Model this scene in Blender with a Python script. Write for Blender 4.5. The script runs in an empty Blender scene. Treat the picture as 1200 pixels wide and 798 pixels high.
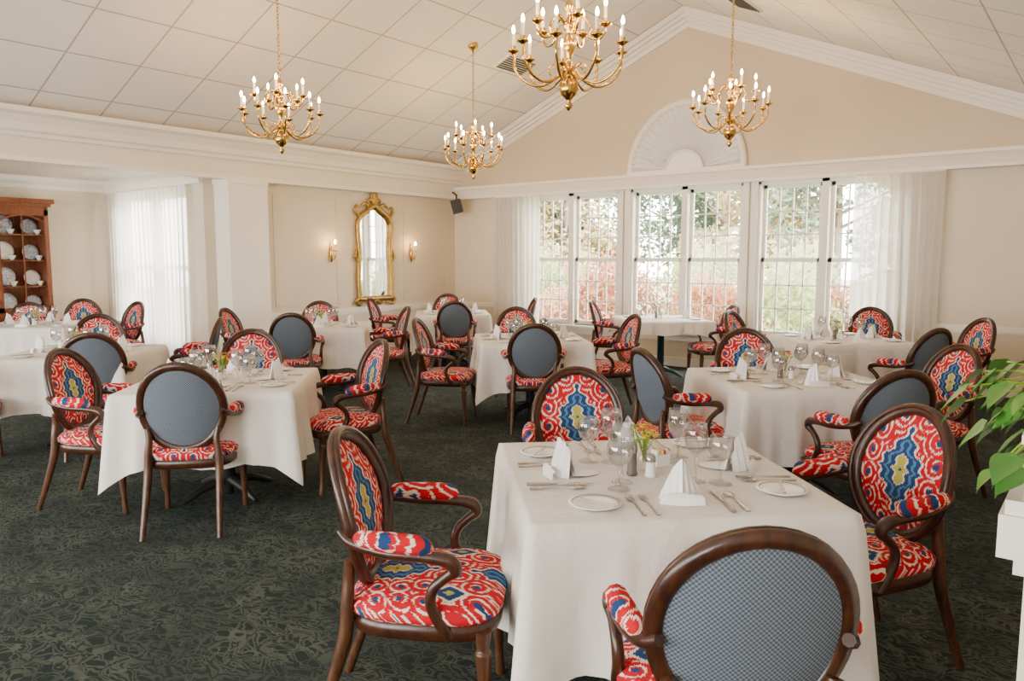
import bpy, math, random
from mathutils import Vector, Matrix
random.seed(7)
S=bpy.context.scene
COL=S.collection
pi=math.pi
# ---------------------------------------------------------------- materials
def newmat(name):
    m=bpy.data.materials.new(name); m.use_nodes=True
    nt=m.node_tree; nt.nodes.clear()
    out=nt.nodes.new('ShaderNodeOutputMaterial')
    return m,nt,out
def L(nt,a,b): nt.links.new(a,b)
def bsdf(nt,out,col=(.8,.8,.8),rough=.5,metal=0,spec=.5):
    b=nt.nodes.new('ShaderNodeBsdfPrincipled')
    b.inputs['Base Color'].default_value=(*col,1)
    b.inputs['Roughness'].default_value=rough
    b.inputs['Metallic'].default_value=metal
    b.inputs['Specular IOR Level'].default_value=spec
    L(nt,b.outputs[0],out.inputs[0]); return b
def noise(nt,vec,scale,detail=3,rough=.5,dist=0):
    n=nt.nodes.new('ShaderNodeTexNoise'); n.inputs['Scale'].default_value=scale
    n.inputs['Detail'].default_value=detail; n.inputs['Roughness'].default_value=rough
    n.inputs['Distortion'].default_value=dist
    if vec is not None: L(nt,vec,n.inputs['Vector'])
    return n
def ramp(nt,fac,stops,interp='LINEAR'):
    r=nt.nodes.new('ShaderNodeValToRGB'); cr=r.color_ramp; cr.interpolation=interp
    while len(cr.elements)<len(stops): cr.elements.new(.5)
    for e,(p,c) in zip(cr.elements,stops):
        e.position=p; e.color=(*c,1)
    L(nt,fac,r.inputs[0]); return r
def mth(nt,op,a,b=None,c=None):
    n=nt.nodes.new('ShaderNodeMath'); n.operation=op
    for i,x in enumerate((a,b,c)):
        if x is None: continue
        if isinstance(x,(int,float)): n.inputs[i].default_value=x
        else: L(nt,x,n.inputs[i])
    return n.outputs[0]
def mixc(nt,fac,a,b):
    n=nt.nodes.new('ShaderNodeMix'); n.data_type='RGBA'
    if isinstance(fac,(int,float)): n.inputs[0].default_value=fac
    else: L(nt,fac,n.inputs[0])
    for i,x in ((6,a),(7,b)):
        if isinstance(x,tuple): n.inputs[i].default_value=(*x,1)
        else: L(nt,x,n.inputs[i])
    return n.outputs[2]
def bump(nt,h,b,strength=.3,dist=.01):
    n=nt.nodes.new('ShaderNodeBump'); n.inputs['Strength'].default_value=strength
    n.inputs['Distance'].default_value=dist
    L(nt,h,n.inputs['Height']); L(nt,n.outputs[0],b.inputs['Normal'])
def coords(nt,kind='Object'):
    return nt.nodes.new('ShaderNodeTexCoord').outputs[kind]
def paint(name,col,var=.04,rough=.6):
    m,nt,out=newmat(name); b=bsdf(nt,out,col,rough)
    n=noise(nt,coords(nt),1.3,4)
    c=ramp(nt,n.outputs[0],[(.3,tuple(x*(1-var) for x in col)),(.7,tuple(min(1,x*(1+var)) for x in col))])
    L(nt,c.outputs[0],b.inputs['Base Color'])
    n2=noise(nt,coords(nt),220,2); bump(nt,n2.outputs[0],b,.08,.002)
    return m
M={}
M['wall']=paint('wall_cream_paint',(.65,.565,.435))
M['gable']=paint('gable_beige_paint',(.59,.485,.345))
M['trim']=paint('white_trim_paint',(.81,.765,.685),.02,.4)
M['wains']=paint('wainscot_paint',(.70,.615,.49),.03,.5)
M['soffit']=paint('soffit_paint',(.74,.675,.57))
# ceiling tile
def mk_ceiling():
    m,nt,out=newmat('acoustic_ceiling_tile'); b=bsdf(nt,out,(.78,.75,.72),.85)
    uv=coords(nt,'UV'); sx=nt.nodes.new('ShaderNodeSeparateXYZ'); L(nt,uv,sx.inputs[0])
    lines=None
    for o in (0,1):
        fr=mth(nt,'FRACT',mth(nt,'DIVIDE',sx.outputs[o],.72))
        d=mth(nt,'ABSOLUTE',mth(nt,'SUBTRACT',fr,.5))
        l=mth(nt,'GREATER_THAN',d,.488)
        lines=l if lines is None else mth(nt,'MAXIMUM',lines,l)
    n=noise(nt,uv,.8,2); base=ramp(nt,n.outputs[0],[(.3,(.81,.77,.73)),(.7,(.87,.83,.79))])
    sp=noise(nt,uv,160,2)
    dots=ramp(nt,sp.outputs[0],[(.28,(.85,.85,.85)),(.36,(1,1,1))])
    mm=nt.nodes.new('ShaderNodeMix'); mm.data_type='RGBA'; mm.blend_type='MULTIPLY'; mm.inputs[0].default_value=1
    L(nt,base.outputs[0],mm.inputs[6]); L(nt,dots.outputs[0],mm.inputs[7])
    c=mixc(nt,lines,mm.outputs[2],(.42,.38,.35)); L(nt,c,b.inputs['Base Color'])
    bump(nt,mth(nt,'SUBTRACT',1.0,lines),b,.5,.004)
    return m
M['ceil']=mk_ceiling()
def mk_carpet():
    m,nt,out=newmat('leaf_pattern_carpet'); b=bsdf(nt,out,(.05,.06,.06),.95,0,.1)
    o=coords(nt)
    base=noise(nt,o,.9,3)
    c0=ramp(nt,base.outputs[0],[(.3,(.014,.022,.022)),(.7,(.023,.033,.032))])
    dn=noise(nt,o,5,2)
    vm=nt.nodes.new('ShaderNodeVectorMath'); vm.operation='MULTIPLY_ADD'
    L(nt,dn.outputs['Color'],vm.inputs[0]); vm.inputs[1].default_value=(.22,.22,0); L(nt,o,vm.inputs[2])
    mp=nt.nodes.new('ShaderNodeMapping'); mp.inputs['Scale'].default_value=(8,20,1); mp.inputs['Rotation'].default_value=(0,0,.5)
    L(nt,vm.outputs[0],mp.inputs[0])
    v=nt.nodes.new('ShaderNodeTexVoronoi'); v.feature='DISTANCE_TO_EDGE'; L(nt,mp.outputs[0],v.inputs['Vector']); v.inputs['Scale'].default_value=1
    l1=ramp(nt,v.outputs[0],[(.03,(0,0,0)),(.06,(1,1,1)),(.13,(1,1,1)),(.17,(0,0,0))])
    n3=noise(nt,o,12,1,.4,1.5)
    s=mth(nt,'ABSOLUTE',mth(nt,'SUBTRACT',n3.outputs[0],.5))
    l2=ramp(nt,s,[(.015,(1,1,1)),(.035,(0,0,0))])
    f=mth(nt,'MAXIMUM',mth(nt,'MULTIPLY',l1.outputs[0],.75),l2.outputs[0])
    brk=noise(nt,o,3.3,1); bk=ramp(nt,brk.outputs[0],[(.4,(.5,.5,.5)),(.6,(1,1,1))])
    f=mth(nt,'MULTIPLY',f,bk.outputs[0])
    c=mixc(nt,f,c0.outputs[0],(.075,.084,.070)); L(nt,c,b.inputs['Base Color'])
    n4=noise(nt,o,260,2); bump(nt,n4.outputs[0],b,.5,.006)
    return m
M['carpet']=mk_carpet()
def mk_wood(name,c1,c2,rough=.32):
    m,nt,out=newmat(name); b=bsdf(nt,out,c1,rough)
    mp=nt.nodes.new('ShaderNodeMapping'); mp.inputs['Scale'].default_value=(14,14,3); L(nt,coords(nt),mp.inputs[0])
    n=noise(nt,mp.outputs[0],3,6,.6,.8)
    r=ramp(nt,n.outputs[0],[(.32,c1),(.68,c2)]); L(nt,r.outputs[0],b.inputs['Base Color'])
    bump(nt,n.outputs[0],b,.08,.002); return m
M['wood']=mk_wood('walnut_chair_wood',(.020,.006,.003),(.062,.019,.007),.3)
M['leg']=mk_wood('worn_walnut_leg',(.032,.011,.005),(.105,.040,.015),.35)
M['cherry']=mk_wood('cherry_cabinet_wood',(.13,.032,.012),(.22,.07,.026),.3)
def mk_ikat():
    m,nt,out=newmat('ikat_upholstery'); b=bsdf(nt,out,(.6,.05,.05),.85,0,.1)
    uv=coords(nt,'UV'); sx=nt.nodes.new('ShaderNodeSeparateXYZ'); L(nt,uv,sx.inputs[0])
    u,v=sx.outputs[0],sx.outputs[1]
    cb=nt.nodes.new('ShaderNodeCombineXYZ'); L(nt,mth(nt,'MULTIPLY',u,260),cb.inputs[0]); L(nt,mth(nt,'MULTIPLY',v,8),cb.inputs[1])
    jn=noise(nt,cb.outputs[0],1,1)
    wn=noise(nt,uv,9,1)
    v=mth(nt,'ADD',v,mth(nt,'MULTIPLY',mth(nt,'SUBTRACT',jn.outputs[0],.5),.030))
    u=mth(nt,'ADD',u,mth(nt,'MULTIPLY',mth(nt,'SUBTRACT',wn.outputs[0],.5),.018))
    fu=mth(nt,'PINGPONG',u,.19); fv=mth(nt,'PINGPONG',v,.22)
    wob=mth(nt,'MULTIPLY',mth(nt,'SINE',mth(nt,'MULTIPLY',fv,110)),.09)
    d=mth(nt,'ADD',mth(nt,'ADD',mth(nt,'DIVIDE',fu,.128),mth(nt,'DIVIDE',fv,.190)),wob)
    red=(.47,.008,.018); wh=(.72,.61,.50); bl=(.018,.050,.15); lb=(.07,.18,.31); ye=(.40,.37,.07)
    med=ramp(nt,mth(nt,'DIVIDE',d,1.6),[(0,bl),(.055,bl),(.065,ye),(.19,ye),(.20,wh),(.225,wh),(.235,bl),(.33,bl),(.345,lb),(.40,lb),(.41,bl),(.51,bl),(.52,wh),(.56,wh),(.57,red),(.64,red)])
    def ring(cx,cy,fr,ph,arm):
        a=mth(nt,'SUBTRACT',fu,cx); c=mth(nt,'SUBTRACT',fv,cy)
        q=mth(nt,'SQRT',mth(nt,'ADD',mth(nt,'MULTIPLY',a,a),mth(nt,'MULTIPLY',c,c)))
        an=mth(nt,'ARCTAN2',c,a)
        return mth(nt,'SINE',mth(nt,'ADD',mth(nt,'MULTIPLY',q,fr),mth(nt,'ADD',mth(nt,'MULTIPLY',an,arm),ph))),q
    s1,q1=ring(.155,.045,240,0.,1); s2,q2=ring(.055,.200,260,1.5,-1); s3,q3=ring(.138,.130,250,.7,1)
    def sel(sa,qa,sb,qb):
        k=mth(nt,'LESS_THAN',qa,qb)
        return mth(nt,'ADD',mth(nt,'MULTIPLY',sa,k),mth(nt,'MULTIPLY',sb,mth(nt,'SUBTRACT',1.0,k))),mth(nt,'MINIMUM',qa,qb)
    s12,q12=sel(s1,q1,s2,q2); s,q=sel(s12,q12,s3,q3)
    bn=noise(nt,uv,30,1)
    s=mth(nt,'ADD',s,mth(nt,'MULTIPLY',mth(nt,'SUBTRACT',bn.outputs[0],.57),2.8))
    curl=ramp(nt,mth(nt,'MULTIPLY_ADD',s,.5,.5),[(.68,red),(.77,wh)])
    bcen=mixc(nt,mth(nt,'LESS_THAN',q,.013),curl.outputs[0],bl)
    d2=mth(nt,'ADD',mth(nt,'DIVIDE',mth(nt,'SUBTRACT',.19,fu),.06),mth(nt,'DIVIDE',mth(nt,'SUBTRACT',.22,fv),.075))
    cor=ramp(nt,mth(nt,'MULTIPLY',d2,.5),[(0,ye),(.14,ye),(.16,bl),(.38,bl),(.40,wh),(.5,wh)])
    outer=mixc(nt,mth(nt,'LESS_THAN',d2,1.0),bcen,cor.outputs[0])
    c=mixc(nt,mth(nt,'LESS_THAN',d,.98),outer,med.outputs[0])
    L(nt,c,b.inputs['Base Color'])
    w=noise(nt,uv,700,1); bump(nt,w.outputs[0],b,.15,.001)
    return m
M['ikat']=mk_ikat()
def mk_weave():
    m,nt,out=newmat('blue_gray_woven_back'); b=bsdf(nt,out,(.2,.25,.3),.9,0,.1)
    uv=coords(nt,'UV')
    ck=nt.nodes.new('ShaderNodeTexChecker'); ck.inputs['Scale'].default_value=160
    ck.inputs['Color1'].default_value=(.165,.195,.235,1); ck.inputs['Color2'].default_value=(.060,.074,.096,1)
    L(nt,uv,ck.inputs['Vector']); L(nt,ck.outputs[0],b.inputs['Base Color'])
    bump(nt,ck.outputs[1],b,.2,.001); return m
M['weave']=mk_weave()
def mk_linen(name,col,tr=0):
    m,nt,out=newmat(name); b=bsdf(nt,out,col,.8,0,.2)
    n=noise(nt,coords(nt),2.2,4,.6); 
    r=ramp(nt,n.outputs[0],[(.3,tuple(x*.95 for x in col)),(.7,col)]); L(nt,r.outputs[0],b.inputs['Base Color'])
    n2=noise(nt,coords(nt),7,4,.6,.6); bump(nt,n2.outputs[0],b,.45,.02)
    return m
M['cloth']=mk_linen('white_tablecloth_linen',(.74,.70,.65))
M['napkin']=mk_linen('white_napkin_linen',(.88,.87,.86))
def mk_curtain():
    m,nt,out=newmat('sheer_curtain')
    d=nt.nodes.new('ShaderNodeBsdfDiffuse'); d.inputs[0].default_value=(.80,.755,.70,1)
    t=nt.nodes.new('ShaderNodeBsdfTranslucent'); t.inputs[0].default_value=(.90,.88,.85,1)
    tr=nt.nodes.new('ShaderNodeBsdfTransparent')
    a=nt.nodes.new('ShaderNodeMixShader'); a.inputs[0].default_value=.62; L(nt,d.outputs[0],a.inputs[1]); L(nt,t.outputs[0],a.inputs[2])
    n=noise(nt,coords(nt),400,1); r=mth(nt,'MULTIPLY_ADD',n.outputs[0],.12,.07)
    b=nt.nodes.new('ShaderNodeMixShader'); L(nt,r,b.inputs[0]); L(nt,a.outputs[0],b.inputs[1]); L(nt,tr.outputs[0],b.inputs[2])
    L(nt,b.outputs[0],out.inputs[0]); return m
M['curtain']=mk_curtain()
def mk_glass(name,fac=.08,tint=(1,1,1)):
    m,nt,out=newmat(name)
    t=nt.nodes.new('ShaderNodeBsdfTransparent'); t.inputs[0].default_value=(*tint,1)
    g=nt.nodes.new('ShaderNodeBsdfGlossy'); g.inputs['Roughness'].default_value=.03
    lw=nt.nodes.new('ShaderNodeLayerWeight'); lw.inputs[0].default_value=.35
    f=mth(nt,'MULTIPLY_ADD',lw.outputs['Facing'],.5 if fac>.05 else .1,fac)
    x=nt.nodes.new('ShaderNodeMixShader'); L(nt,f,x.inputs[0]); L(nt,t.outputs[0],x.inputs[1]); L(nt,g.outputs[0],x.inputs[2])
    L(nt,x.outputs[0],out.inputs[0]); return m
M['glass']=mk_glass('crystal_glass',.10,(.92,.92,.92))
M['pane']=mk_glass('window_pane_glass',.03)
def mk_leafy(name,col,var=.35,scale=.8):
    m,nt,out=newmat(name)
    d=nt.nodes.new('ShaderNodeBsdfDiffuse'); t=nt.nodes.new('ShaderNodeBsdfTranslucent')
    n=noise(nt,coords(nt),scale,3)
    r=ramp(nt,n.outputs[0],[(.3,tuple(x*(1-var) for x in col)),(.7,tuple(min(1,x*(1+var)) for x in col))])
    L(nt,r.outputs[0],d.inputs[0]); L(nt,r.outputs[0],t.inputs[0])
    x=nt.nodes.new('ShaderNodeMixShader'); x.inputs[0].default_value=.4; L(nt,d.outputs[0],x.inputs[1]); L(nt,t.outputs[0],x.inputs[2])
    L(nt,x.outputs[0],out.inputs[0]); return m
def simple(name,col,rough=.4,metal=0,var=.1,scale=8):
    m,nt,out=newmat(name); b=bsdf(nt,out,col,rough,metal)
    n=noise(nt,coords(nt),scale,3)
    r=ramp(nt,n.outputs[0],[(.3,tuple(x*(1-var) for x in col)),(.7,tuple(min(1,x*(1+var)) for x in col))])
    L(nt,r.outputs[0],b.inputs['Base Color']); return m
M['brass']=simple('polished_brass',(.62,.39,.09),.2,1,.1)
M['gilt']=simple('gilt_frame',(.38,.24,.06),.38,.85,.3,25)
M['mirror']=simple('mirror_glass',(.85,.87,.88),.03,1,.01)
M['silver']=simple('silver_cutlery',(.42,.41,.40),.22,1,.05)
M['china']=simple('white_china',(.86,.85,.82),.18,0,.02)
M['bluechina']=simple('blue_white_china',(.50,.55,.62),.25,0,.4,40)
M['dark']=simple('dark_metal',(.02,.02,.022),.45,.2)
M['green_iron']=simple('dark_green_iron',(.01,.05,.05),.4,.3)
M['candle']=simple('candle_sleeve_white',(.85,.78,.64),.5)
M['pepper']=simple('pepper_grey',(.12,.10,.085),.5)
M['leaf']=simple('houseplant_leaf',(.05,.17,.02),.4,0,.4,6)
M['yellow']=simple('yellow_petal',(.75,.55,.03),.6)
M['orange']=simple('orange_petal',(.65,.10,.02),.6)
M['stem']=simple('green_stem',(.25,.40,.03),.6)
M['tree']=mk_leafy('tree_foliage',(.20,.27,.19))
M['autumn']=mk_leafy('autumn_tree_foliage',(.38,.30,.15))
M['pink']=mk_leafy('autumn_shrub_foliage',(.42,.21,.13))
M['lime']=mk_leafy('light_shrub_foliage',(.33,.38,.18))
M['bark']=simple('tree_bark',(.14,.10,.07),.9)
M['grass']=simple('lawn_grass',(.16,.20,.08),.9,0,.3,2)
def mk_emit(name,col,s):
    m,nt,out=newmat(name); e=nt.nodes.new('ShaderNodeEmission'); e.inputs[0].default_value=(*col,1); e.inputs[1].default_value=s
    L(nt,e.outputs[0],out.inputs[0]); return m
M['bulb']=mk_emit('candle_bulb_glow',(1,.56,.19),430)
def mk_pleat():
    m,nt,out=newmat('pleated_fan_shade'); b=bsdf(nt,out,(.78,.76,.73),.7)
    n=noise(nt,coords(nt),3,2); r=ramp(nt,n.outputs[0],[(.3,(.84,.83,.81)),(.7,(.90,.89,.87))]); L(nt,r.outputs[0],b.inputs['Base Color'])
    return m
M['pleat']=mk_pleat()
# ---------------------------------------------------------------- mesh builder
def catmull(p,n):
    p=[Vector(x) for x in p]; q=[p[0]*2-p[1]]+p+[p[-1]*2-p[-2]]; o=[]
    for i in range(1,len(q)-2):
        for k in range(n):
            t=k/n; a,b,c,d=q[i-1],q[i],q[i+1],q[i+2]
            o.append(.5*((2*b)+(c-a)*t+(2*a-5*b+4*c-d)*t*t+(3*b-a-3*c+d)*t**3))
    o.append(p[-1]); return o
def lerpl(l,n):
    o=[]
    for i in range(len(l)-1):
        for k in range(n): o.append(l[i]+(l[i+1]-l[i])*k/n)
    o.append(l[-1]); return o
class MB:
    def __init__(s): s.v=[];s.f=[];s.m=[];s.s=[];s.uv=[];s.M=Matrix.Identity(4);s.mats=[]
    def mi(s,m):
        if m not in s.mats: s.mats.append(m)
        return s.mats.index(m)
    def add(s,vs,fs,mat,smooth=True,uvf=None):
        b=len(s.v); vs=[Vector(v) for v in vs]
        s.v+= [s.M@v for v in vs]
        uvf=uvf or (lambda c:(c.x,c.y))
        mi=s.mi(mat)
        for f in fs:
            s.f.append([b+i for i in f]); s.m.append(mi); s.s.append(smooth)
            s.uv.append([uvf(vs[i]) for i in f])
    def box(s,a,b,mat,uvf=None):
        x0,y0,z0=a;x1,y1,z1=b
        vs=[(x0,y0,z0),(x1,y0,z0),(x1,y1,z0),(x0,y1,z0),(x0,y0,z1),(x1,y0,z1),(x1,y1,z1),(x0,y1,z1)]
        s.add(vs,[(0,3,2,1),(4,5,6,7),(0,1,5,4),(1,2,6,5),(2,3,7,6),(3,0,4,7)],mat,False,uvf)
    def grid(s,rows,mat,closed=False,smooth=True,uvf=None,flip=False):
        n=len(rows[0]); vs=[p for r in rows for p in r]; fs=[]
        for i in range(len(rows)-1):
            for j in range(n if closed else n-1):
                k=(j+1)%n
                q=(i*n+j,i*n+k,(i+1)*n+k,(i+1)*n+j)
                fs.append(q[::-1] if flip else q)
        s.add(vs,fs,mat,smooth,uvf)
    def tube(s,pts,rad,mat,seg=8,sub=0,closed=False,flat=1.0,up=None,uvf=None):
        if not isinstance(rad,(list,tuple)): rad=[rad]*len(pts)
        pts=[Vector(p) for p in pts]
        if sub: pts=catmull(pts,sub); rad=lerpl(list(rad),sub)
        n=len(pts); rows=[]; nv=None
        for i in range(n):
            if closed: t=pts[(i+1)%n]-pts[i-1]
            else: t=pts[min(i+1,n-1)]-pts[max(i-1,0)]
            t.normalize()
            if nv is None:
                ref=Vector(up) if up else (Vector((0,0,1)) if abs(t.z)<.9 else Vector((1,0,0)))
                nv=(ref-t*ref.dot(t)).normalized()
            else: 
                nv=(nv-t*nv.dot(t)); nv.normalize()
            bn=t.cross(nv)
            rows.append([pts[i]+(nv*math.cos(2*pi*k/seg)*flat+bn*math.sin(2*pi*k/seg))*rad[i] for k in range(seg)])
        if closed: rows.append(rows[0])
        s.grid(rows,mat,True,True,uvf)
        if not closed:
            for r in (rows[0][::-1],rows[-1]):
                s.add(r,[tuple(range(seg))],mat,True,uvf)
    def lathe(s,prof,mat,o=(0,0,0),seg=16,uvf=None,caps=True):
        o=Vector(o)
        def tr(r,z,a):
            return o+Vector((r*math.cos(a),r*math.sin(a),z))
        rows=[[tr(r,z,2*pi*k/seg) for k in range(seg)] for r,z in prof]
        s.grid(rows,mat,True,True,uvf)
        if caps and prof[0][0]>1e-4: s.add(rows[0][::-1],[tuple(range(seg))],mat,False,uvf)
        if caps and prof[-1][0]>1e-4: s.add(rows[-1],[tuple(range(seg))],mat,False,uvf)
    def prism(s,poly,d,mat,smooth=False):
        n=len(poly); a=[Vector(p) for p in poly]; b=[p+Vector(d) for p in a]
        fs=[tuple(range(n))[::-1],tuple(range(n,2*n))]+[(i,(i+1)%n,n+(i+1)%n,n+i) for i in range(n)]
        s.add(a+b,fs,mat,smooth)
    def mesh(s,name):
        me=bpy.data.meshes.new(name); me.from_pydata([tuple(v) for v in s.v],[],s.f)
        for m in s.mats: me.materials.append(M[m])
        me.polygons.foreach_set('material_index',s.m); me.polygons.foreach_set('use_smooth',s.s)
        ul=me.uv_layers.new(name='UVMap'); flat=[c for f in s.uv for p in f for c in p]
        ul.data.foreach_set('uv',flat); me.update()
        return me
    def obj(s,name,loc=(0,0,0),rot=0):
        return place(s.mesh(name),name,loc,rot)
def place(me,name,loc=(0,0,0),rot=0,parent=None):
    o=bpy.data.objects.new(name,me); o.location=loc; o.rotation_euler=(0,0,math.radians(rot))
    COL.objects.link(o)
    if parent: o.parent=parent
    return o
# ---------------------------------------------------------------- room shell
XR=10.0; YB=-14.0; RX=4.34; EZ=3.10; SL=.42; RZ=EZ+SL*RX
def cz(x): return EZ+SL*x if x<RX else RZ-SL*(x-RX)
b=MB(); b.box((-2.84,YB,-.1),(XR,0,0),'carpet'); b.obj('floor')
b=MB(); k=math.sqrt(1+SL*SL)
for xa,xb in ((0,RX),(RX,XR)):
    vs=[(xa,YB,cz(xa)),(xb,YB,cz(xb)),(xb,.18,cz(xb)),(xa,.18,cz(xa))]
    up=[(x,y,z+.15) for x,y,z in vs]
    b.add(vs+up,[(0,1,2,3),(7,6,5,4),(0,4,5,1),(1,5,6,2),(2,6,7,3),(3,7,4,0)],'ceil',False,lambda c:((c.x-RX)*k,c.y+.2))
b.obj('ceiling')
b=MB(); b.box((-3.0,YB,2.67),(-.2,-4.6,2.8),'soffit'); b.obj('ceiling_alcove')
# back wall
WC=[2.44,4.34,6.24]; HW=.85; WZ0,WZ1=.50,2.54
b=MB()
b.box((-.2,0,0),(XR+.2,.18,WZ0),'wall')
edges=[-.2]+[e for c in WC for e in (c-HW,c+HW)]+[XR+.2]
for i in range(0,len(edges),2): b.box((edges[i],0,WZ0),(edges[i+1],.18,WZ1),'wall')
b.prism([(-.2,0,WZ1),(XR+.2,0,WZ1),(XR+.2,0,cz(XR)+.1),(RX,0,RZ+.1),(-.2,0,EZ+.1)],(0,.18,0),'gable')
b.obj('wall_back')
# left wall
b=MB()
b.box((-.2,-3.87,0),(0,0,3.2),'wall')
b.box((-.2,YB,2.58),(0,-3.87,3.2),'wall')
b.obj('wall_left')
b=MB(); b.box((-.22,-4.45,0),(.14,-3.87,2.58),'trim')
b.box((-.23,-4.47,0),(.16,-3.865,.14),'trim'); b.box((-.23,-4.47,2.50),(.155,-3.865,2.58),'trim'); b.obj('trim_pilaster')
b=MB(); b.box((.0,YB,2.58),(.13,0,2.80),'soffit'); b.box((.0,YB,2.55),(.15,0,2.60),'trim'); b.obj('trim_beam_left')
b=MB(); pr=[(0,2.80),(.17,2.80),(.18,2.84),(.21,2.86),(.23,2.93),(.28,3.0),(.33,3.03),(.34,3.08),(0,3.08)]
b.prism([(x,YB,z) for x,z in pr],(0,-YB,0),'trim'); b.obj('trim_cornice_left')
# alcove
b=MB()
b.box((-2.84,-4.6,0),(-2.5,-4.42,2.8),'wall'); b.box((-.62,-4.6,0),(-.2,-4.42,2.8),'wall')
b.box((-2.5,-4.6,0),(-.62,-4.42,.4),'wall'); b.box((-2.5,-4.6,2.42),(-.62,-4.42,2.8),'wall')
b.obj('wall_alcove_window')
b=MB(); b.box((-3.02,YB,0),(-2.84,-4.42,2.8),'wall'); b.obj('wall_alcove_left')
b=MB(); pr=[(0,.0),(.04,.0),(.06,.05),(.12,.10),(.14,.16),(0,.16)]
b.prism([(-2.84+x,YB,2.51+z) for x,z in pr],(0,-4.6-YB,0),'trim')
b.prism([(-2.84,-4.6-x,2.51+z) for x,z in pr],(2.64,0,0),'trim'); b.obj('trim_alcove_crown')
b=MB()
for x0,x1 in ((-2.5,-2.44),(-1.6,-1.52),(-.68,-.62)): b.box((x0,-4.56,.4),(x1,-4.46,2.42),'trim')
for z in (.4,1.38,2.36): b.box((-2.5,-4.55,z),(-.62,-4.47,z+.06),'trim')
b.box((-2.5,-4.515,.4),(-.62,-4.510,2.42),'pane'); b.obj('window_alcove')
# right + rear walls
b=MB(); b.box((XR,YB,0),(XR+.2,0,3),'wall'); b.obj('wall_right')
b=MB(); RW=[(-2.6,-.3),(.5,2.9),(3.5,5.9),(6.5,8.9)]  # openings added in the unseen rear wall so sky light fills the room
xs=[-3.0]+[e for w in RW for e in w]+[XR+.2]
for i in range(0,len(xs),2): b.box((xs[i],YB-.18,0),(xs[i+1],YB,3.2),'wall')
for w in RW:
    b.box((w[0],YB-.18,0),(w[1],YB,.5),'wall'); b.box((w[0],YB-.18,2.5),(w[1],YB,3.2),'wall')
b.prism([(0,YB-.18,3.2),(XR+.2,YB-.18,3.2),(RX,YB-.18,RZ+.1)],(0,.18,0),'wall')
b.obj('wall_rear')
for w in RW:  # frames for the added fill openings
    b=MB()
    for t in (0,.5,1):
        x=w[0]+(w[1]-w[0]-.07)*t; b.box((x,YB-.12,.5),(x+.07,YB-.04,2.5),'trim')
    for z in (.5,1.46,2.44): b.box((w[0],YB-.12,z),(w[1],YB-.05,z+.06),'trim')
    b.obj('window_rear')
# window header + gable crown
b=MB(); b.box((0,-.13,2.56),(XR,0,2.72),'soffit'); b.box((0,-.16,2.70),(XR,0,2.74),'trim'); b.box((0,-.15,2.54),(XR,0,2.575),'trim'); b.obj('trim_window_header')
b=MB()
def slopebox(xa,xb,h0,h1,d):
    za,zb=cz(xa),cz(xb)
    b.prism([(xa,0,za-h0),(xb,0,zb-h0),(xb,0,zb-h1),(xa,0,za-h1)],(0,-d,0),'trim')
for xa,xb in ((0.0,RX),(RX,XR)):
    slopebox(xa,xb,0,.07,.17); slopebox(xa,xb,.07,.12,.12); slopebox(xa,xb,.12,.17,.07); slopebox(xa,xb,.17,.24,.03)
b.obj('trim_gable_crown')
def rails(name,segs,boxes):
    b=MB()
    for a,c in segs: b.box(a,c,boxes)
    return b.obj(name)
rails('trim_chair_rail_left',[((0,-3.86,.72),(.035,0,.79)),((0,-3.86,.70),(.02,0,.72))],'trim')
rails('baseboard_left',[((0,-3.86,0),(.025,0,.13))],'trim')
rails('trim_chair_rail_back',[((.0,-.035,.72),(1.48,0,.79)),((7.2,-.035,.72),(XR,0,.79)),((7.2,-.02,.70),(XR,0,.72))],'trim')
rails('baseboard_back',[((0,-.025,0),(XR,0,.13))],'trim')
rails('trim_wainscot_back',[((7.2,-.012,.13),(XR,0,.70)),((0,-.012,.13),(1.48,0,.70))],'wains')
rails('trim_wainscot_left',[((0,-3.86,.13),(.012,0,.70))],'wains')
b=MB()
for y0,y1 in ((-3.7,-2.6),(-1.25,-.2)):
    for za,zb in ((.88,2.40),):
        for q in (((0,y0,za),(.008,y1,za+.02)),((0,y0,zb),(.008,y1,zb+.02)),((0,y0,za),(.008,y0+.02,zb)),((0,y1-.02,za),(.008,y1,zb+.02))): b.box(*q,'wall')
b.obj('trim_wall_panel_left')
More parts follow.
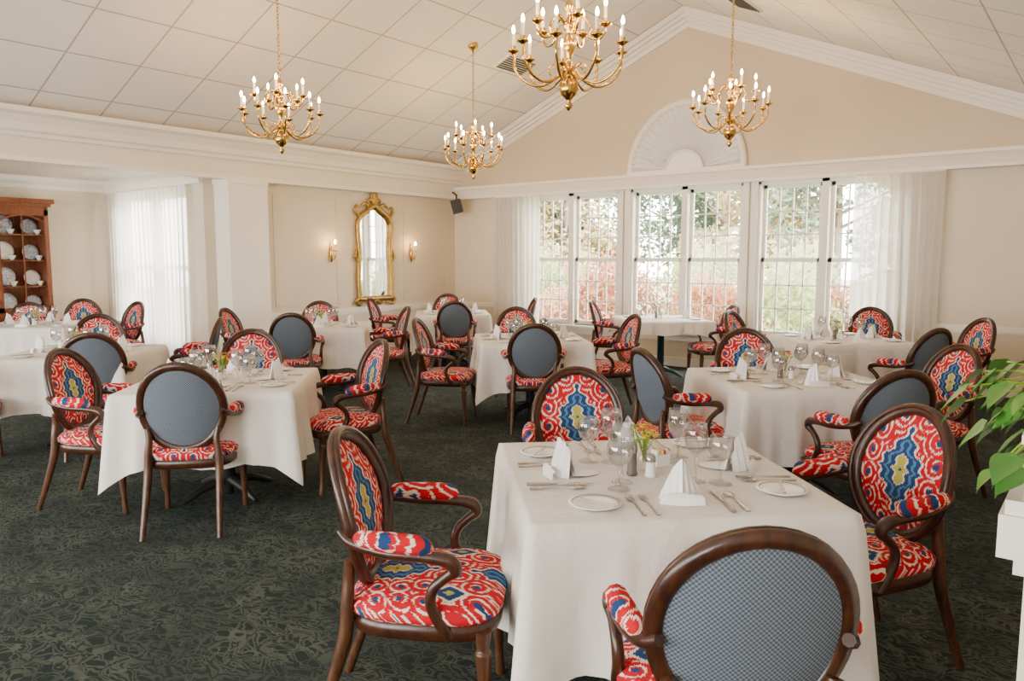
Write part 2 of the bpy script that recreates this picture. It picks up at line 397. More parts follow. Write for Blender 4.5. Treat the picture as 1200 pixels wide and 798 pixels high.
# windows
for ci,c in enumerate(WC):
    b=MB(); x0,x1=c-HW,c+HW
    b.box((x0-.085,-.03,WZ0-.02),(x0,0.0,WZ1),'trim'); b.box((x1,-.03,WZ0-.02),(x1+.085,0,WZ1),'trim')
    b.box((x0-.10,-.07,WZ0-.04),(x1+.10,.1,WZ0),'trim')
    b.box((x0-.085,-.025,WZ0-.13),(x1+.085,0,WZ0-.04),'trim')
    for xa,xb in ((x0,x0+.035),(x1-.035,x1),(c-.045,c+.045)): b.box((xa,0.0,WZ0),(xb,.16,WZ1),'trim')
    b.box((x0,0,WZ1-.04),(x1,.16,WZ1),'trim'); b.box((x0,.1,WZ0),(x1,.16,WZ0+.03),'trim')
    zm=(WZ0+WZ1)/2
    for xa,xb in ((x0+.035,c-.045),(c+.045,x1-.035)):
        for za,zb,yy in ((WZ0+.03,zm+.02,.06),(zm-.02,WZ1-.04,.10)):
            b.box((xa,yy,za),(xa+.045,yy+.035,zb),'trim'); b.box((xb-.045,yy,za),(xb,yy+.035,zb),'trim')
            b.box((xa,yy,za),(xb,yy+.035,za+.05),'trim'); b.box((xa,yy,zb-.045),(xb,yy+.035,zb),'trim')
            for i in (1,2,3):
                x=xa+.045+(xb-xa-.09)*i/4; b.box((x-.009,yy+.008,za),(x+.009,yy+.027,zb),'trim')
            for i in (1,2):
                z=za+.05+(zb-za-.095)*i/3; b.box((xa,yy+.008,z-.009),(xb,yy+.027,z+.009),'trim')
            b.add([(xa,yy+.018,za),(xb,yy+.018,za),(xb,yy+.018,zb),(xa,yy+.018,zb)],[(0,1,2,3)],'pane',False)
    b.obj('window_%d'%(ci+1))
# curtains
def curtain(name,p0,p1,zt,zb,folds,amp,nrm):
    p0=Vector(p0);p1=Vector(p1);nrm=Vector(nrm); b=MB(); n=folds*10; rows=[]
    nz=14
    for j in range(nz+1):
        t=j/nz; z=zt+(zb-zt)*t; r=[]
        for i in range(n+1):
            u=i/n; a=amp*(.55+.45*t)*(math.sin(2*pi*folds*u+.6*math.sin(5*u+2*t))+.35*math.sin(2*pi*folds*2.3*u+1))
            if t<.05: a*=.6
            uu=u+.006*math.sin(9*u+3*t)
            q=p0.lerp(p1,uu)+nrm*a; r.append((q.x,q.y,z))
        rows.append(r)
    b.grid(rows,'curtain')
    q0=p0+nrm*0; q1=p1
    b.tube([(q0.x,q0.y,zt+.01),(q1.x,q1.y,zt+.01)],.012,'trim')
    return b.obj(name)
curtain('window_curtain',(1.02,-.16,0),(1.95,-.16,0),2.52,.02,9,.035,(0,-1,0))
curtain('window_curtain',(6.62,-.16,0),(7.58,-.16,0),2.52,.02,9,.04,(0,-1,0))
curtain('window_curtain',(-2.68,-4.72,0),(-.42,-4.72,0),2.48,.03,20,.028,(0,-1,0))
# fan (half-round pleated shade)
b=MB(); R=.88; cx,cz0=4.34,2.75; n=30; rows=[[],[]]; ZK=1.09
for i in range(n*2+1):
    a=pi*i/(n*2); d=-.012 if i%2 else -.10
    rows[0].append((cx+.28*math.cos(a),d*.6,cz0+.28*math.sin(a))); rows[1].append((cx+(R-.06)*math.cos(a),d,cz0+ZK*(R-.06)*math.sin(a)))
b.grid(rows,'pleat',smooth=False)
pts=[(cx+(R-.03)*math.cos(pi*i/40),-.04,cz0+ZK*(R-.03)*math.sin(pi*i/40)) for i in range(41)]
b.tube(pts,.05,'trim',8)
pts=[(cx+.28*math.cos(pi*i/24),-.06,cz0+.28*math.sin(pi*i/24)) for i in range(25)]
b.tube(pts,.02,'trim',8)
b.add([(cx,-.06,cz0)]+pts,[(0,i+1,i+2) for i in range(24)],'pleat',False)
b.box((cx-R,-.09,cz0-.02),(cx+R,-.005,cz0+.03),'trim')
b.obj('window_fanlight')
# vents, speaker
def vent(x,y,w,l):
    b=MB(); z=cz(x); ang=math.atan(SL if x<RX else -SL)
    b.M=Matrix.Translation((x,y,z-.012))@Matrix.Rotation(-ang,4,'Y')
    b.box((-w/2,-l/2,-.012),(w/2,l/2,.01),'trim')
    for i in range(7):
        q=-w/2+.03+(w-.06)*i/6; b.box((q-.009,-l/2+.03,-.022),(q+.009,l/2-.03,-.012),'dark')
    b.obj('ceiling_air_vent')
vent(2.55,-1.55,.30,.62); vent(5.75,-1.7,.30,.62)
b=MB(); b.M=Matrix.Translation((.36,-.35,2.42))@Matrix.Rotation(math.radians(45),4,'Z')@Matrix.Rotation(math.radians(-14),4,'Y')
b.box((-.08,-.10,-.13),(.08,.10,.10),'dark'); b.box((.08,-.085,-.115),(.09,.085,.085),'pepper'); b.M=Matrix.Identity(4); b.tube([(.34,-.33,2.50),(.30,-.28,2.60),(.14,-.20,2.66)],.015,'dark'); b.obj('wall_speaker')
# ---------------------------------------------------------------- mirror
b=MB(); hw=.33
lo=[(-hw,.0),(-hw-.01,.35),(-hw+.015,.7),(-hw-.01,1.05),(-hw+.0,1.18),(-hw+.06,1.27),(-hw+.16,1.33),(-.10,1.38),(0,1.43)]
ro=[(-x,z) for x,z in lo[:-1]][::-1]; path=lo+ro
P=[Vector((.045,-1.895+x,.92+z)) for x,z in path]
Pc=catmull(P,4)
b.tube(Pc,.038,'gilt',8)
b.tube([P[0],P[-1]],.038,'gilt',8,sub=3)
b.tube([p+Vector((.02,0,0)) for p in Pc],.014,'gilt',6)
cen=Vector((.02,-1.895,1.5)); b.add([cen]+[Vector((.02,p.y,p.z)) for p in Pc],[(0,i+2,i+1) for i in range(len(Pc)-1)]+[(0,1,len(Pc))],'mirror',False)
for i,p in enumerate(Pc[::2]):
    s=.03+.012*(i%2); b.M=Matrix.Translation(p)@Matrix.Diagonal((.6,1,1.3,1)); b.lathe([(0,-s),(s*.7,-s*.7),(s,0),(s*.7,s*.7),(0,s)],'gilt',seg=8); b.M=Matrix.Identity(4)
def leafcurl(pts,r): b.tube([(.045,-1.895+x,.92+z) for x,z in pts],r,'gilt',6,sub=4)
for sg in (-1,1):
    leafcurl([(0,1.42),(sg*.07,1.52),(sg*.13,1.50),(sg*.12,1.44)],[.03,.028,.02,.012])
    leafcurl([(sg*.02,1.44),(sg*.05,1.60),(sg*.0,1.66)],[.03,.025,.01])
    leafcurl([(sg*.30,1.25),(sg*.38,1.34),(sg*.36,1.42),(sg*.30,1.38)],[.03,.028,.02,.01])
    leafcurl([(sg*.33,.02),(sg*.40,-.03),(sg*.34,-.09),(sg*.2,-.05)],[.03,.03,.025,.012])
    leafcurl([(0,-.02),(sg*.08,-.08),(sg*.16,-.05)],[.035,.028,.012])
    leafcurl([(sg*.34,.55),(sg*.40,.66),(sg*.36,.78)],[.02,.028,.012])
    leafcurl([(sg*.1,1.40),(sg*.2,1.46),(sg*.28,1.40)],[.02,.025,.012])
leafcurl([(0,1.42),(0,1.6),(0,1.72)],[.04,.035,.008])
b.obj('gilt_wall_mirror')
# sconces
def sconce(y):
    b=MB(); b.M=Matrix.Translation((0,y,1.62))
    b.lathe([(0,-.14),(.012,-.13),(.025,-.06),(.03,0),(.025,.06),(.012,.12),(.018,.14),(0,.17)],'brass',(.032,0,0),12)
    b.tube([(.04,0,-.03),(.08,-.01,-.10),(.13,-.02,-.08),(.15,-.02,-.03),(.15,-.02,.02)],.007,'brass',6,sub=4)
    b.tube([(.04,0,0),(.07,.02,.04),(.05,.04,.06)],.006,'brass',6,sub=4)
    o=(.15,-.02,.02); b.lathe([(.008,0),(.032,.008),(.034,.014),(.012,.018)],'brass',o,12)
    b.lathe([(.012,.018),(.012,.11)],'candle',o,8); b.lathe([(.005,.11),(.013,.128),(.010,.15),(0,.17)],'bulb',o,8)
    b.obj('wall_sconce')
sconce(-2.74); sconce(-1.10)
# ---------------------------------------------------------------- china cabinet
b=MB(); b.M=Matrix.Translation((-2.83,-6.25,0)); W2=.65; D=.40
b.box((0,-W2,.06),(D+.04,W2,.78),'cherry'); b.box((0,-W2-.02,0),(D+.06,W2+.02,.08),'cherry'); b.box((0,-W2-.02,.78),(D+.07,W2+.02,.82),'cherry')
for y0,y1 in ((-W2+.03,-.02),(.02,W2-.03)):
    b.box((D+.04,y0,.12),(D+.055,y1,.74),'cherry'); b.box((D+.055,y0+.07,.19),(D+.065,y1-.07,.67),'cherry')
    b.lathe([(0,0),(.012,.0),(.012,.02),(0,.025)],'brass',(D+.07,(y1-.03) if y0<0 else y0+.03,.45),8)
b.box((0,-W2,.82),(.02,W2,2.2),'cherry')
for y in (-W2,W2-.03): b.box((0,y,.82),(D,y+.03,2.2),'cherry')
for z in (1.15,1.5,1.85): b.box((.02,-W2+.03,z),(D-.05,W2-.03,z+.018),'cherry')
b.box((0,-W2,2.2),(D,W2,2.24),'cherry'); b.box((0,-W2-.03,2.24),(D+.04,W2+.03,2.28),'cherry'); b.box((0,-W2-.06,2.28),(D+.08,W2+.06,2.34),'cherry')
for y0,y1 in ((-W2,0),(0,W2)):
    b.box((D-.02,y0,.82),(D+.005,y0+.05,2.2),'cherry'); b.box((D-.02,y1-.05,.82),(D+.005,y1,2.2),'cherry')
    b.box((D-.02,y0,.82),(D+.005,y1,.88),'cherry'); b.box((D-.02,y0,2.12),(D+.005,y1,2.2),'cherry')
    pts=[(D-.005,y0+.05+(y1-y0-.1)*i/12,2.12-.09*(abs(i-6)/6)**2) for i in range(13)]; b.tube(pts,.012,'cherry',6)
    b.box((D-.012,(y0+y1)/2-.008,.88),(D-.002,(y0+y1)/2+.008,2.12),'cherry')
for z in (.82,1.168,1.518,1.868):
    for j,y in enumerate((-.50,-.17,.17,.50)):
        s=.125 if (j%2==0) else .105
        mat='bluechina' if (j+int(z*3))%3 else 'china'
        b.M=Matrix.Translation((-2.83+.12,-6.25+y,z+s))@Matrix.Rotation(math.radians(78),4,'Y')
        b.lathe([(0,0),(s*.55,.0),(s*.62,.01),(s,.018),(s,.024),(s*.6,.016),(0,.008)],mat,seg=20)
        b.M=Matrix.Translation((-2.83+.28,-6.25+y+.05,z))
        b.lathe([(.02,.0),(.025,.01),(.045,.05),(.05,.065),(.044,.06),(0,.012)],'china',seg=12)
b.obj('china_cabinet')
# ---------------------------------------------------------------- chair
def chair_mesh():
    b=MB(); tl=math.radians(13); bc=Vector((0,-.245,.718)); A_,B_=.220,.248
    def bp(s,t,off=0):
        y=-t*math.sin(tl)+.8*s*s+off*math.cos(tl)
        return Vector((s,bc.y+y,bc.z+t*math.cos(tl)+off*math.sin(tl)))
    n=40
    ring=[bp(A_*math.cos(2*pi*i/n),B_*math.sin(2*pi*i/n)) for i in range(n)]
    b.tube(ring,.025,'wood',10,closed=True,flat=.75,up=(0,1,0) )
    ring2=[bp((A_+.012)*math.cos(2*pi*i/n),(B_+.012)*math.sin(2*pi*i/n),.014) for i in range(n)]
    b.tube(ring2,.011,'wood',6,closed=True)
    for front in (1,0):
        rows=[]
        for k in range(8):
            q=k/7; h=(.040*(1-q**3)-.004) if front else -(.016*(1-q**3)+.004)
            rr=max(q,.001)
            rows.append([bp((A_-.012)*rr*math.cos(2*pi*i/n),(B_-.012)*rr*math.sin(2*pi*i/n),h) for i in range(n)])
        b.grid(rows,'ikat' if front else 'weave',True,True,lambda c:(c.x,c.z-.73),flip=not front)
    def seatp(s,a,grow=0):
        c,sn=math.cos(a),math.sin(a); e=.55
        x=(abs(c)**e)*math.copysign(1,c); y=(abs(sn)**e)*math.copysign(1,sn)
        wid=.235+.035*(y*.5+.5); return ((wid+grow)*x*s,.015+(.245+grow)*y*s)
    m=40
    def rr(s,z,g=0): return [(*seatp(s,2*pi*i/m,g),z) for i in range(m)]
    b.grid([rr(.2,.365),rr(1,.365,-.01),rr(1,.372,0),rr(1,.405,.004),rr(1,.418,-.004)],'wood',True)
    b.grid([rr(1,.418,-.006),rr(1,.43,.008),rr(1,.452,.010),rr(1,.468,-.004),rr(.9,.482),rr(.7,.492),rr(.4,.498),rr(.001,.50)],'ikat',True,True,lambda c:(c.x*1.1,c.y*1.1+.12+(c.z-.5)*1.0))
    for sg in (-1,1):
        b.tube([(sg*.205,-.345,0),(sg*.198,-.29,.16),(sg*.192,-.235,.34),(sg*.188,-.225,.46),(sg*.180,-.222,.54),(sg*.190,-.215,.60)],[.015,.019,.024,.022,.019,.016],'leg',8,sub=4)
        b.tube([(sg*.232,.228,0),(sg*.232,.228,.02),(sg*.23,.222,.10),(sg*.228,.215,.28),(sg*.228,.213,.325),(sg*.228,.213,.34),(sg*.228,.213,.40)],[.016,.018,.0155,.024,.028,.021,.028],'leg',10,sub=3)
        b.tube([(sg*.212,-.235,.70),(sg*.242,-.19,.675),(sg*.265,-.08,.655),(sg*.274,.04,.650),(sg*.276,.115,.640),(sg*.274,.135,.610),(sg*.268,.105,.585),(sg*.264,.065,.545),(sg*.260,.055,.49),(sg*.256,.085,.43),(sg*.25,.11,.385)],
               [.016,.017,.019,.019,.023,.021,.017,.017,.018,.021,.020],'wood',8,sub=4)
        b.tube([(sg*.243,-.18,.685),(sg*.250,-.16,.692),(sg*.264,-.07,.688),(sg*.273,.03,.682),(sg*.275,.065,.668)],[.008,.026,.033,.032,.010],'ikat',10,sub=4,uvf=lambda c:(.12+(abs(c.x)-.26)*.9+(c.z-.69)*.6,.10+c.y*.7))
    return b.mesh('dining_chair')
CH=chair_mesh()
chairs=[(8.42,-8.27,38),(7.37,-8.27,-56),(8.42,-7.02,146),(7.14,-6.94,-139),(4.93,-7.73,46),(5.01,-6.68,158),(4.17,-7.88,-56),(3.93,-6.69,-127),(2.74,-7.32,62),(1.23,-6.61,-112),(2.21,-6.23,148),(2.47,-8.19,-22),(1.39,-5.03,-57),(2.2,-5.0,46),(1.05,-3.78,-130),(2.45,-3.95,148),(0.99,-2.49,-57),(0.97,-1.24,-137),(2.1,-2.32,41),(2.35,-1.3,133),(4.19,-4.75,-60),(5.01,-4.46,38),(3.83,-3.19,-142),(5.15,-3.37,142),(3.87,-1.13,-69),(5.24,-1.01,134),(6.96,-5.50,-35),(6.94,-4.25,-152),(8.12,-5.57,50),(8.2,-4.48,140),(7.80,-2.88,62),(7.99,-1.71,132),(7.02,-0.7,-162),(6.15,-2.01,-92),(-2.0,-5.39,-112),(-1.66,-6.2,-112),(-0.97,-5.42,-177)]
for x,y,a in chairs: place(CH,'dining_chair',(x,y,0),a)
# ---------------------------------------------------------------- tables
TH=.76
def table_mesh(leg='dark'):
    b=MB(); b.box((-.51,-.51,.715),(.51,.51,.75),'cherry')
    b.lathe([(.0,.0),(.03,.0),(.035,.06),(.045,.10),(.045,.62),(.11,.70),(.11,.715)],leg,seg=14)
    for k in range(4):
        a=k*pi/2+pi/4; c,s=math.cos(a),math.sin(a)
        b.tube([(c*.03,s*.03,.10),(c*.18,s*.18,.07),(c*.28,s*.28,.03),(c*.32,s*.32,.015)],[.03,.026,.022,.015],leg,8,sub=3)
    return b.mesh('dining_table')
def cloth_mesh(seed,half=.520,drop=.43,cdrop=.13):
    rnd=random.Random(seed); ph=[rnd.uniform(0,6) for _ in range(12)]
    b=MB(); N=36; per=[]
    for side in range(4):
        for i in range(N):
            t=-1+2*i/N
            p={0:(t,-1),1:(1,t),2:(-t,1),3:(-1,-t)}[side]
            per.append((p,side,t))
    rows=[]; 
    for s in (.001,.25,.5,.75,.97): rows.append([(p[0]*half*s,p[1]*half*s,TH-.001*math.sin(p[0]*7+p[1]*5+seed)*(s<.97)) for p,_,_ in per])
    rows.append([(p[0]*half,p[1]*half,TH-.004) for p,_,_ in per])
    nl=10
    for j in range(1,nl+1):
        t=j/nl; r=[]
        for p,side,q in per:
            cn=abs(q)**5; 
            x,y=p
            nx,ny={0:(0,-1),1:(1,0),2:(0,1),3:(-1,0)}[side]
            dg=Vector((math.copysign(1,x),math.copysign(1,y))).normalized()
            nrm=Vector((nx,ny)).lerp(dg,cn); 
            fold=.028*math.sin(q*8+ph[side])*(1-cn)+.018*math.sin(q*19+ph[side+4])*(1-cn)+.008*math.sin(q*37+ph[side+8])*(1-cn)
            pinch=-.040*math.exp(-((abs(q)-.80)/.08)**2)
            off=.010+t*(.030+fold+pinch+.045*cn)
            dz=(drop+cdrop*abs(q)**7)*t+.010*t*math.sin(q*6+ph[side])
            r.append((x*half+nrm.x*off,y*half+nrm.y*off,TH-.004-dz))
        rows.append(r)
    b.grid(rows,'cloth',True)
    return b.mesh('tablecloth')
TM=table_mesh(); TM2=table_mesh('green_iron')
CL=[cloth_mesh(i) for i in range(3)]; CS=cloth_mesh(9,.525,.16,.08); CN=cloth_mesh(5,.520,.47,.12)
tables=[(7.84,-7.57,CN),(4.62,-7.33,CL[1]),(4.63,-4.0,CL[2]),(7.49,-4.96,CL[0]),(4.5,-.95,CS),(7.07,-2.19,CL[1]),(1.82,-4.34,CL[2]),(1.59,-1.82,CL[0]),(2.29,-7.23,CL[1]),(-.93,-6.36,CL[2])]
TR=44
for x,y,c in tables:
    place(TM2 if c is CS else TM,'dining_table',(x,y,0),TR); place(c,'tablecloth',(x,y,0),TR)
# ---------------------------------------------------------------- tableware meshes
def m_plate():
    b=MB(); b.lathe([(0,.003),(.045,.003),(.05,.0),(.055,.004),(.085,.014),(.086,.017),(.06,.010),(.05,.007),(0,.006)],'china',seg=32)
    b.lathe([(.073,.0147),(.0755,.0156)],'pepper',seg=32,caps=False)
    b.tube([(-.06,.02,.018),(.0,0,.017),(.08,-.03,.02)],[.006,.004,.004],'silver',6,flat=.4); return b.mesh('bread_plate')
def m_fork():
    b=MB(); b.tube([(0,-.10,.003),(0,-.05,.004),(0,.02,.006),(0,.035,.006)],[.009,.006,.003,.004],'silver',8,sub=2,flat=.35)
    b.tube([(0,.033,.006),(0,.045,.005),(0,.055,.004)],[.004,.012,.012],'silver',8,flat=.2)
    for k in (-1.5,-.5,.5,1.5): b.tube([(k*.0065,.05,.004),(k*.0068,.075,.004),(k*.006,.10,.007)],[.0026,.0024,.0012],'silver',5)
    return b.mesh('dinner_fork')
def m_knife():
    b=MB(); b.tube([(0,-.11,.0055),(0,-.06,.0055),(0,.0,.0055)],[.009,.0085,.006],'silver',8,sub=2,flat=.6)
    b.tube([(0,0,.0055),(.002,.03,.005),(.002,.09,.005),(-.003,.125,.005)],[.005,.010,.010,.002],'silver',8,sub=2,flat=.18); return b.mesh('dinner_knife')
def m_spoon():
    b=MB(); b.tube([(0,-.10,.003),(0,-.04,.004),(0,.03,.006),(0,.04,.006)],[.009,.006,.003,.003],'silver',8,sub=2,flat=.35)
    b.tube([(0,.036,.006),(0,.05,.005),(0,.075,.005),(0,.098,.006)],[.003,.015,.018,.004],'silver',10,sub=3,flat=.25); return b.mesh('spoon')
def m_glass(nm,k,w):
    b=MB(); b.lathe([(r*w,z*k) for r,z in [(.0,.0),(.036,.001),(.034,.004),(.006,.010),(.0045,.03),(.0045,.085),(.010,.095),(.032,.115),(.040,.145),(.038,.175),(.033,.20),(.0325,.20),(.037,.175),(.039,.145),(.031,.117),(.008,.098),(0,.096)]],'glass',seg=24)
    return b.mesh(nm)
def m_napkin():
    b=MB(); b.M=Matrix.Diagonal((1.2,1.15,1.12,1))
    m=12; rows=[]
    for j in range(6):
        t=j/5; r=[]
        for i in range(m+1):
            a=-1+2*i/m
            zz=.125*t*(1-.35*abs(a)**1.3)
            w=.062*(1-t*.60)
            yy=-.028+.050*abs(a)**1.2*(1-t*.3)+.030*t+(.007 if i%2 else -.003)*(1-t*.5)
            r.append((a*w,yy,zz+.001))
        rows.append(r)
    b.grid(rows,'napkin',smooth=False)
    rows=[]
    for j in range(5):
        t=j/4; r=[]
        for i in range(9):
            a=-1+2*i/8
            r.append((a*.055*(1-t*.70),.045-.018*t+.012*(1-a*a),.105*t+.001))
        rows.append(r)
    b.grid(rows,'napkin')
    b.grid([[(-.060,-.034,.001),(0,-.048,.001),(.060,-.034,.001)],[(-.058,-.032,.022),(0,-.044,.030),(.058,-.032,.022)],[(-.054,-.022,.026),(0,-.028,.034),(.054,-.022,.026)]],'napkin')
    b.grid([[(-.05,.035,.008),(0,.04,.02),(.05,.035,.008)],[(-.05,.085,.005),(0,.09,.014),(.05,.085,.005)],[(-.025,.13,.002),(0,.14,.004),(.025,.13,.002)]],'napkin')
    return b.mesh('folded_napkin')
def m_salt(mat,nm,h):
    b=MB(); b.lathe([(0,0),(.019,0),(.021,.006),(.018,.015),(.0165,h*.62),(.019,h*.66)],mat,seg=16)
    b.lathe([(.019,h*.66),(.020,h*.72),(.018,h*.9),(.010,h),(0,h*1.01)],'silver',seg=16); return b.mesh(nm)
def m_vase():
    b=MB(); b.lathe([(0,.0),(.022,.0),(.026,.02),(.020,.05),(.014,.075),(.019,.09),(.017,.09),(.012,.075),(0,.05)],'glass' ,seg=16)
    rnd=random.Random(3)
    for i in range(12):
        a=rnd.uniform(0,6.28); r=rnd.uniform(.01,.05); h=rnd.uniform(.11,.17)
        e=Vector((r*math.cos(a),r*math.sin(a),h)); b.tube([(0,0,.03),(e.x*.3,e.y*.3,h*.6),e],.0022,'stem',5,sub=2)
        mat=('yellow','stem','yellow','orange')[i%4]; s=.022 if mat!='stem' else .016
        for k in range(6):
            q=k*pi/3; t=e+Vector((math.cos(q)*s,math.sin(q)*s,.008)); 
            b.add([e,e+Vector((math.cos(q+.5)*s*.6,math.sin(q+.5)*s*.6,.008)),t,e+Vector((math.cos(q-.5)*s*.6,math.sin(q-.5)*s*.6,.008))],[(0,1,2,3)],mat)
        b.lathe([(0,-.006),(.010,0),(0,.010)],mat,tuple(e),8)
    return b.mesh('flower_vase')
def m_caddy():
    b=MB(); b.box((-.03,-.025,0),(.03,.025,.045),'china'); 
    for i in range(5): b.box((-.026+i*.011,-.02,.01),(-.019+i*.011,.02,.06),('napkin','yellow','napkin','orange','napkin')[i])
    return b.mesh('sugar_packet_caddy')
PL,FK,KN,SP,NP=m_plate(),m_fork(),m_knife(),m_spoon(),m_napkin()
GL,GW=m_glass('wine_glass',1.05,1.05),m_glass('water_goblet',.86,1.12)
ST,PP,VS,CD=m_salt('china','salt_shaker',.085),m_salt('pepper','pepper_mill',.13),m_vase(),m_caddy()
ZT=TH+.001
def settable(tx,ty,lvl,sides=(0,1,2,3)):
    R=Matrix.Rotation(math.radians(TR),3,'Z')
    def put(me,nm,x,y,a,k):
        Rk=Matrix.Rotation(k*pi/2,3,'Z'); v=R@(Rk@Vector((x,y,0)))
        return place(me,nm,(tx+v.x,ty+v.y,ZT),TR+k*90+a)
    for k in sides:
        put(NP,'folded_napkin',.0,-.35,random.uniform(-35,35),k)
        put(PL,'bread_plate',-.29,-.37,random.uniform(-30,30),k)
        put(GL,'wine_glass',.12,-.14,0,k)
        if lvl>0:
            put(GW,'water_goblet',.20,-.17,0,k)
            put(FK,'dinner_fork',-.160,-.38,random.uniform(-3,3),k); put(KN,'dinner_knife',.13,-.37,random.uniform(-3,3),k)
            if lvl>1:
                put(FK,'dinner_fork',-.115,-.38,random.uniform(-3,3),k)
            put(SP,'spoon',.175,-.375,random.uniform(-3,3),k)
    put(VS,'flower_vase',-.02,.03,0,0); put(ST,'salt_shaker',-.02,-.06,0,0); put(PP,'pepper_mill',-.08,-.03,0,0)
    if lvl>0: put(CD,'sugar_packet_caddy',.06,.09,20,0)
for i,(x,y,c) in enumerate(tables):
    if c is CS: settable(x,y,0,(1,3)); continue
    settable(x,y,2 if i in(0,) else (1 if i in (1,2,3) else 0))
# ---------------------------------------------------------------- chandeliers
def chandelier(x,y,zc,sc=1.0):
    b=MB(); top=(cz(x)-zc)/sc
    b.lathe([(0,-.40),(.012,-.39),(.03,-.365),(.012,-.335),(.02,-.325),(.05,-.30),(.068,-.26),(.060,-.22),(.025,-.185),(.02,-.17),(.045,-.15),(.045,-.12),(.02,-.10),(.016,-.06),(.035,-.02),(.048,.03),(.03,.07),(.018,.10),(.04,.13),(.04,.16),(.018,.18),(.015,.23),(.03,.26),(.02,.29),(.008,.32),(0,.33)],'brass',seg=18)
    def arm(a,pr,cup):
        c,s=math.cos(a),math.sin(a)
        b.tube([(r*c,r*s,z) for r,z in pr],.0095,'brass',7,sub=5)
        r,z=pr[-1]; o=(r*c,r*s,z)
        b.lathe([(.008,-.01),(.018,0),(.040,.010),(.042,.016),(.014,.018),(.016,.03),(.018,.045)],'brass',o,14)
        b.lathe([(.0115,.045),(.0115,.125)],'candle',o,8)
        b.lathe([(.006,.125),(.012,.143),(.010,.158),(.004,.172),(0,.18)],'bulb',o,6)
    for k in range(9): arm(2*pi*k/9+.2,[(.03,-.13),(.09,-.19),(.19,-.235),(.29,-.20),(.355,-.12),(.36,-.05),(.365,-.02)],1)
    for k in range(5): arm(2*pi*k/5+.5,[(.03,.15),(.08,.20),(.14,.13),(.13,.07),(.19,.05),(.23,.09),(.235,.13)],1)
    for k in range(9):
        a=2*pi*k/9+.2+pi/9; c,s=math.cos(a),math.sin(a)
        b.tube([(r*c,r*s,z) for r,z in ((.02,-.15),(.08,-.10),(.14,-.14),(.12,-.18))],.005,'brass',5,sub=4)
    z=.33; i=0
    while z<top-.07:
        pts=[]
        for k in range(10):
            q=2*pi*k/10; d=.011*math.cos(q); pts.append((d if i%2 else 0,0 if i%2 else d,z+.018+.021*math.sin(q)))
        b.tube(pts,.0035,'brass',5,closed=True); z+=.032; i+=1
    b.lathe([(0,top-.09),(.012,top-.085),(.02,top-.06),(.06,top-.035),(.065,top-.02),(.065,top+.03)],'brass',seg=18)
    b.obj('brass_chandelier',(x,y,zc)).scale=(sc,sc,sc)
for x,y,z,sc in ((2.69,-5.45,2.95,1),(2.62,-2.52,2.94,1),(6.07,-5.50,2.99,1.06),(6.02,-2.54,3.05,1)): chandelier(x,y,z,sc)
# ---------------------------------------------------------------- half wall + plant
b=MB(); b.M=Matrix.Translation((.045,.035,0))@Matrix.Diagonal((1,1,1.04,1))
b.box((8.99,-8.18,0),(9.6,-7.3,.86),'trim'); b.box((8.97,-8.20,.84),(9.62,-7.28,.88),'trim'); b.box((8.94,-8.23,.88),(9.65,-7.25,.97),'trim'); b.box((8.95,-8.22,.97),(9.64,-7.26,1.0),'trim')
b.box((8.97,-8.20,0),(9.62,-7.28,.12),'trim'); b.obj('half_wall_ledge')
b=MB(); b.M=Matrix.Translation((9.175,-7.96,1.04))
b.box((-.15,-.2,0),(.15,.2,.12),'trim'); b.box((-.16,-.21,.12),(.16,.21,.14),'trim'); b.box((-.13,-.18,.135),(.13,.18,.145),'bark')
rnd=random.Random(11)
for i in range(150):
    a=rnd.uniform(0,2*pi); rr=rnd.uniform(.06,.30); h=rnd.uniform(-.12,.14)+.14
    e=Vector((rr*math.cos(a),rr*math.sin(a)*1.1,h)); s0=Vector((e.x*.25,e.y*.25,.14))
    b.tube([s0,s0.lerp(e,.5)+Vector((0,0,.05)),e],.0022,'stem',5,sub=3)
    d=Vector((math.cos(a),math.sin(a),-.9)).normalized(); sd=Vector((-math.sin(a),math.cos(a),rnd.uniform(-.5,.5))).normalized()
    l=rnd.uniform(.045,.075); w=l*.55; rows=[]
    for k in range(7):
        t=k/6; ww=w*math.sin(pi*t**.55)+.0005; c=e+d*l*t+Vector((0,0,-.02*t*t))
        rows.append([c-sd*ww+Vector((0,0,.008)),c,c+sd*ww+Vector((0,0,.008))])
    b.grid(rows,'leaf')
b.obj('potted_plant')
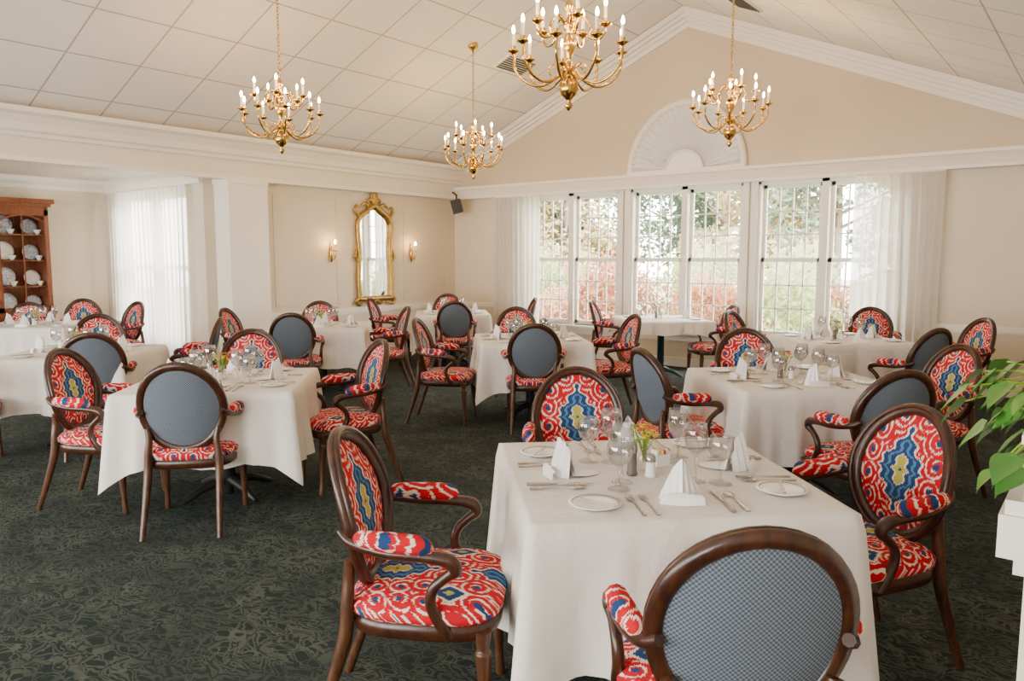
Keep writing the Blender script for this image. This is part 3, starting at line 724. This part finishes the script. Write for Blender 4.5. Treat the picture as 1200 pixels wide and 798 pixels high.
# ---------------------------------------------------------------- outdoors
b=MB(); b.box((-40,.18,-.5),(40,60,-.35),'grass'); b.obj('lawn')
def tree_mesh(nm,mat,h,rx,n,leaf,seed,trunk=True):
    rnd=random.Random(seed); b=MB()
    if trunk:
        b.tube([(0,0,0),(.05,0,h*.4),(0,.05,h*.8)],[.14,.10,.04],'bark',8,sub=2)
        for k in range(6):
            a=rnd.uniform(0,6.28); z=h*rnd.uniform(.3,.6); b.tube([(0,0,z),(math.cos(a)*rx*.4,math.sin(a)*rx*.4,z+.5),(math.cos(a)*rx*.7,math.sin(a)*rx*.7,z+1)],[.05,.03,.01],'bark',5,sub=2)
    cl=[]
    for i in range(22):
        a=rnd.uniform(0,6.28); q=math.sqrt(rnd.random()); cl.append((math.cos(a)*q*rx*.8,math.sin(a)*q*rx*.8,h*(rnd.uniform(.25,.95) if trunk else rnd.uniform(.15,.75)),rx*rnd.uniform(.22,.42)))
    vs=[];fs=[]
    for i in range(n):
        c=cl[i%22]; d=Vector((rnd.gauss(0,1),rnd.gauss(0,1),rnd.gauss(0,.8))).normalized()*c[3]*rnd.uniform(.6,1.05)
        p=Vector(c[:3])+d; p.z=max(p.z,.16); u=Vector((rnd.gauss(0,1),rnd.gauss(0,1),rnd.gauss(0,1))).normalized(); w=u.orthogonal().normalized()
        k=len(vs); s=leaf*rnd.uniform(.6,1.2); vs+= [p-u*s,p+w*s*.5,p+u*s,p-w*s*.5]; fs.append((k,k+1,k+2,k+3))
    b.add(vs,fs,mat,False); return b.mesh(nm)
TRM=tree_mesh('garden_tree','tree',7,2.6,6500,.13,1); TRA=tree_mesh('autumn_tree','autumn',5.5,2.2,5500,.13,8)
SHP=tree_mesh('autumn_shrub','pink',1.7,1.1,2600,.065,2,False); SHL=tree_mesh('garden_shrub','lime',1.9,1.1,2600,.065,4,False)
rnd=random.Random(5)
for i in range(14):
    me,nm=(TRA,'autumn_tree') if i%3==2 else (TRM,'garden_tree')
    place(me,nm,(-14+i*1.9+rnd.uniform(-.4,.4),12+rnd.uniform(-2,3),-.35),rnd.uniform(0,360))
for i in range(18):
    me,nm=((SHP,'autumn_shrub'),(SHL,'garden_shrub'),(SHP,'autumn_shrub'))[i%3]
    place(me,nm,(-8+i*.95,4.9+rnd.uniform(-.6,2.2),-.35),rnd.uniform(0,360)).scale=(1,1,rnd.uniform(.9,1.35))
# ---------------------------------------------------------------- light
w=bpy.data.worlds.new('World'); S.world=w; w.use_nodes=True; nt=w.node_tree
bg=nt.nodes['Background']; bg.inputs[0].default_value=(1,.978,.93,1); bg.inputs[1].default_value=26.5
sd=bpy.data.lights.new('sun','SUN'); sd.energy=20; sd.angle=.03; so=bpy.data.objects.new('sun',sd); COL.objects.link(so)
so.rotation_euler=Vector((-1,0.0,-.9)).to_track_quat('-Z','Y').to_euler()
def portal(nm,loc,sx,sy,rot):
    l=bpy.data.lights.new(nm,'AREA'); l.shape='RECTANGLE'; l.size=sx; l.size_y=sy; l.cycles.is_portal=True
    o=bpy.data.objects.new(nm,l); o.location=loc; o.rotation_euler=rot; COL.objects.link(o)
for c in WC: portal('window_light_portal',(c,.2,1.52),1.7,2.04,(-pi/2,0,0))
portal('window_light_portal',(-1.56,-4.4,1.41),1.88,2.02,(-pi/2,0,0))
for a in RW: portal('window_light_portal',((a[0]+a[1])/2,YB-.2,1.5),a[1]-a[0],2.0,(pi/2,0,0))
# ---------------------------------------------------------------- camera
cd=bpy.data.cameras.new('camera'); cd.lens=27; cd.sensor_width=36; cd.clip_start=.05
co=bpy.data.objects.new('camera',cd); co.location=(9.145,-10.077,1.55)
co.rotation_euler=(math.radians(90-6.15),0,math.radians(38)); COL.objects.link(co); S.camera=co
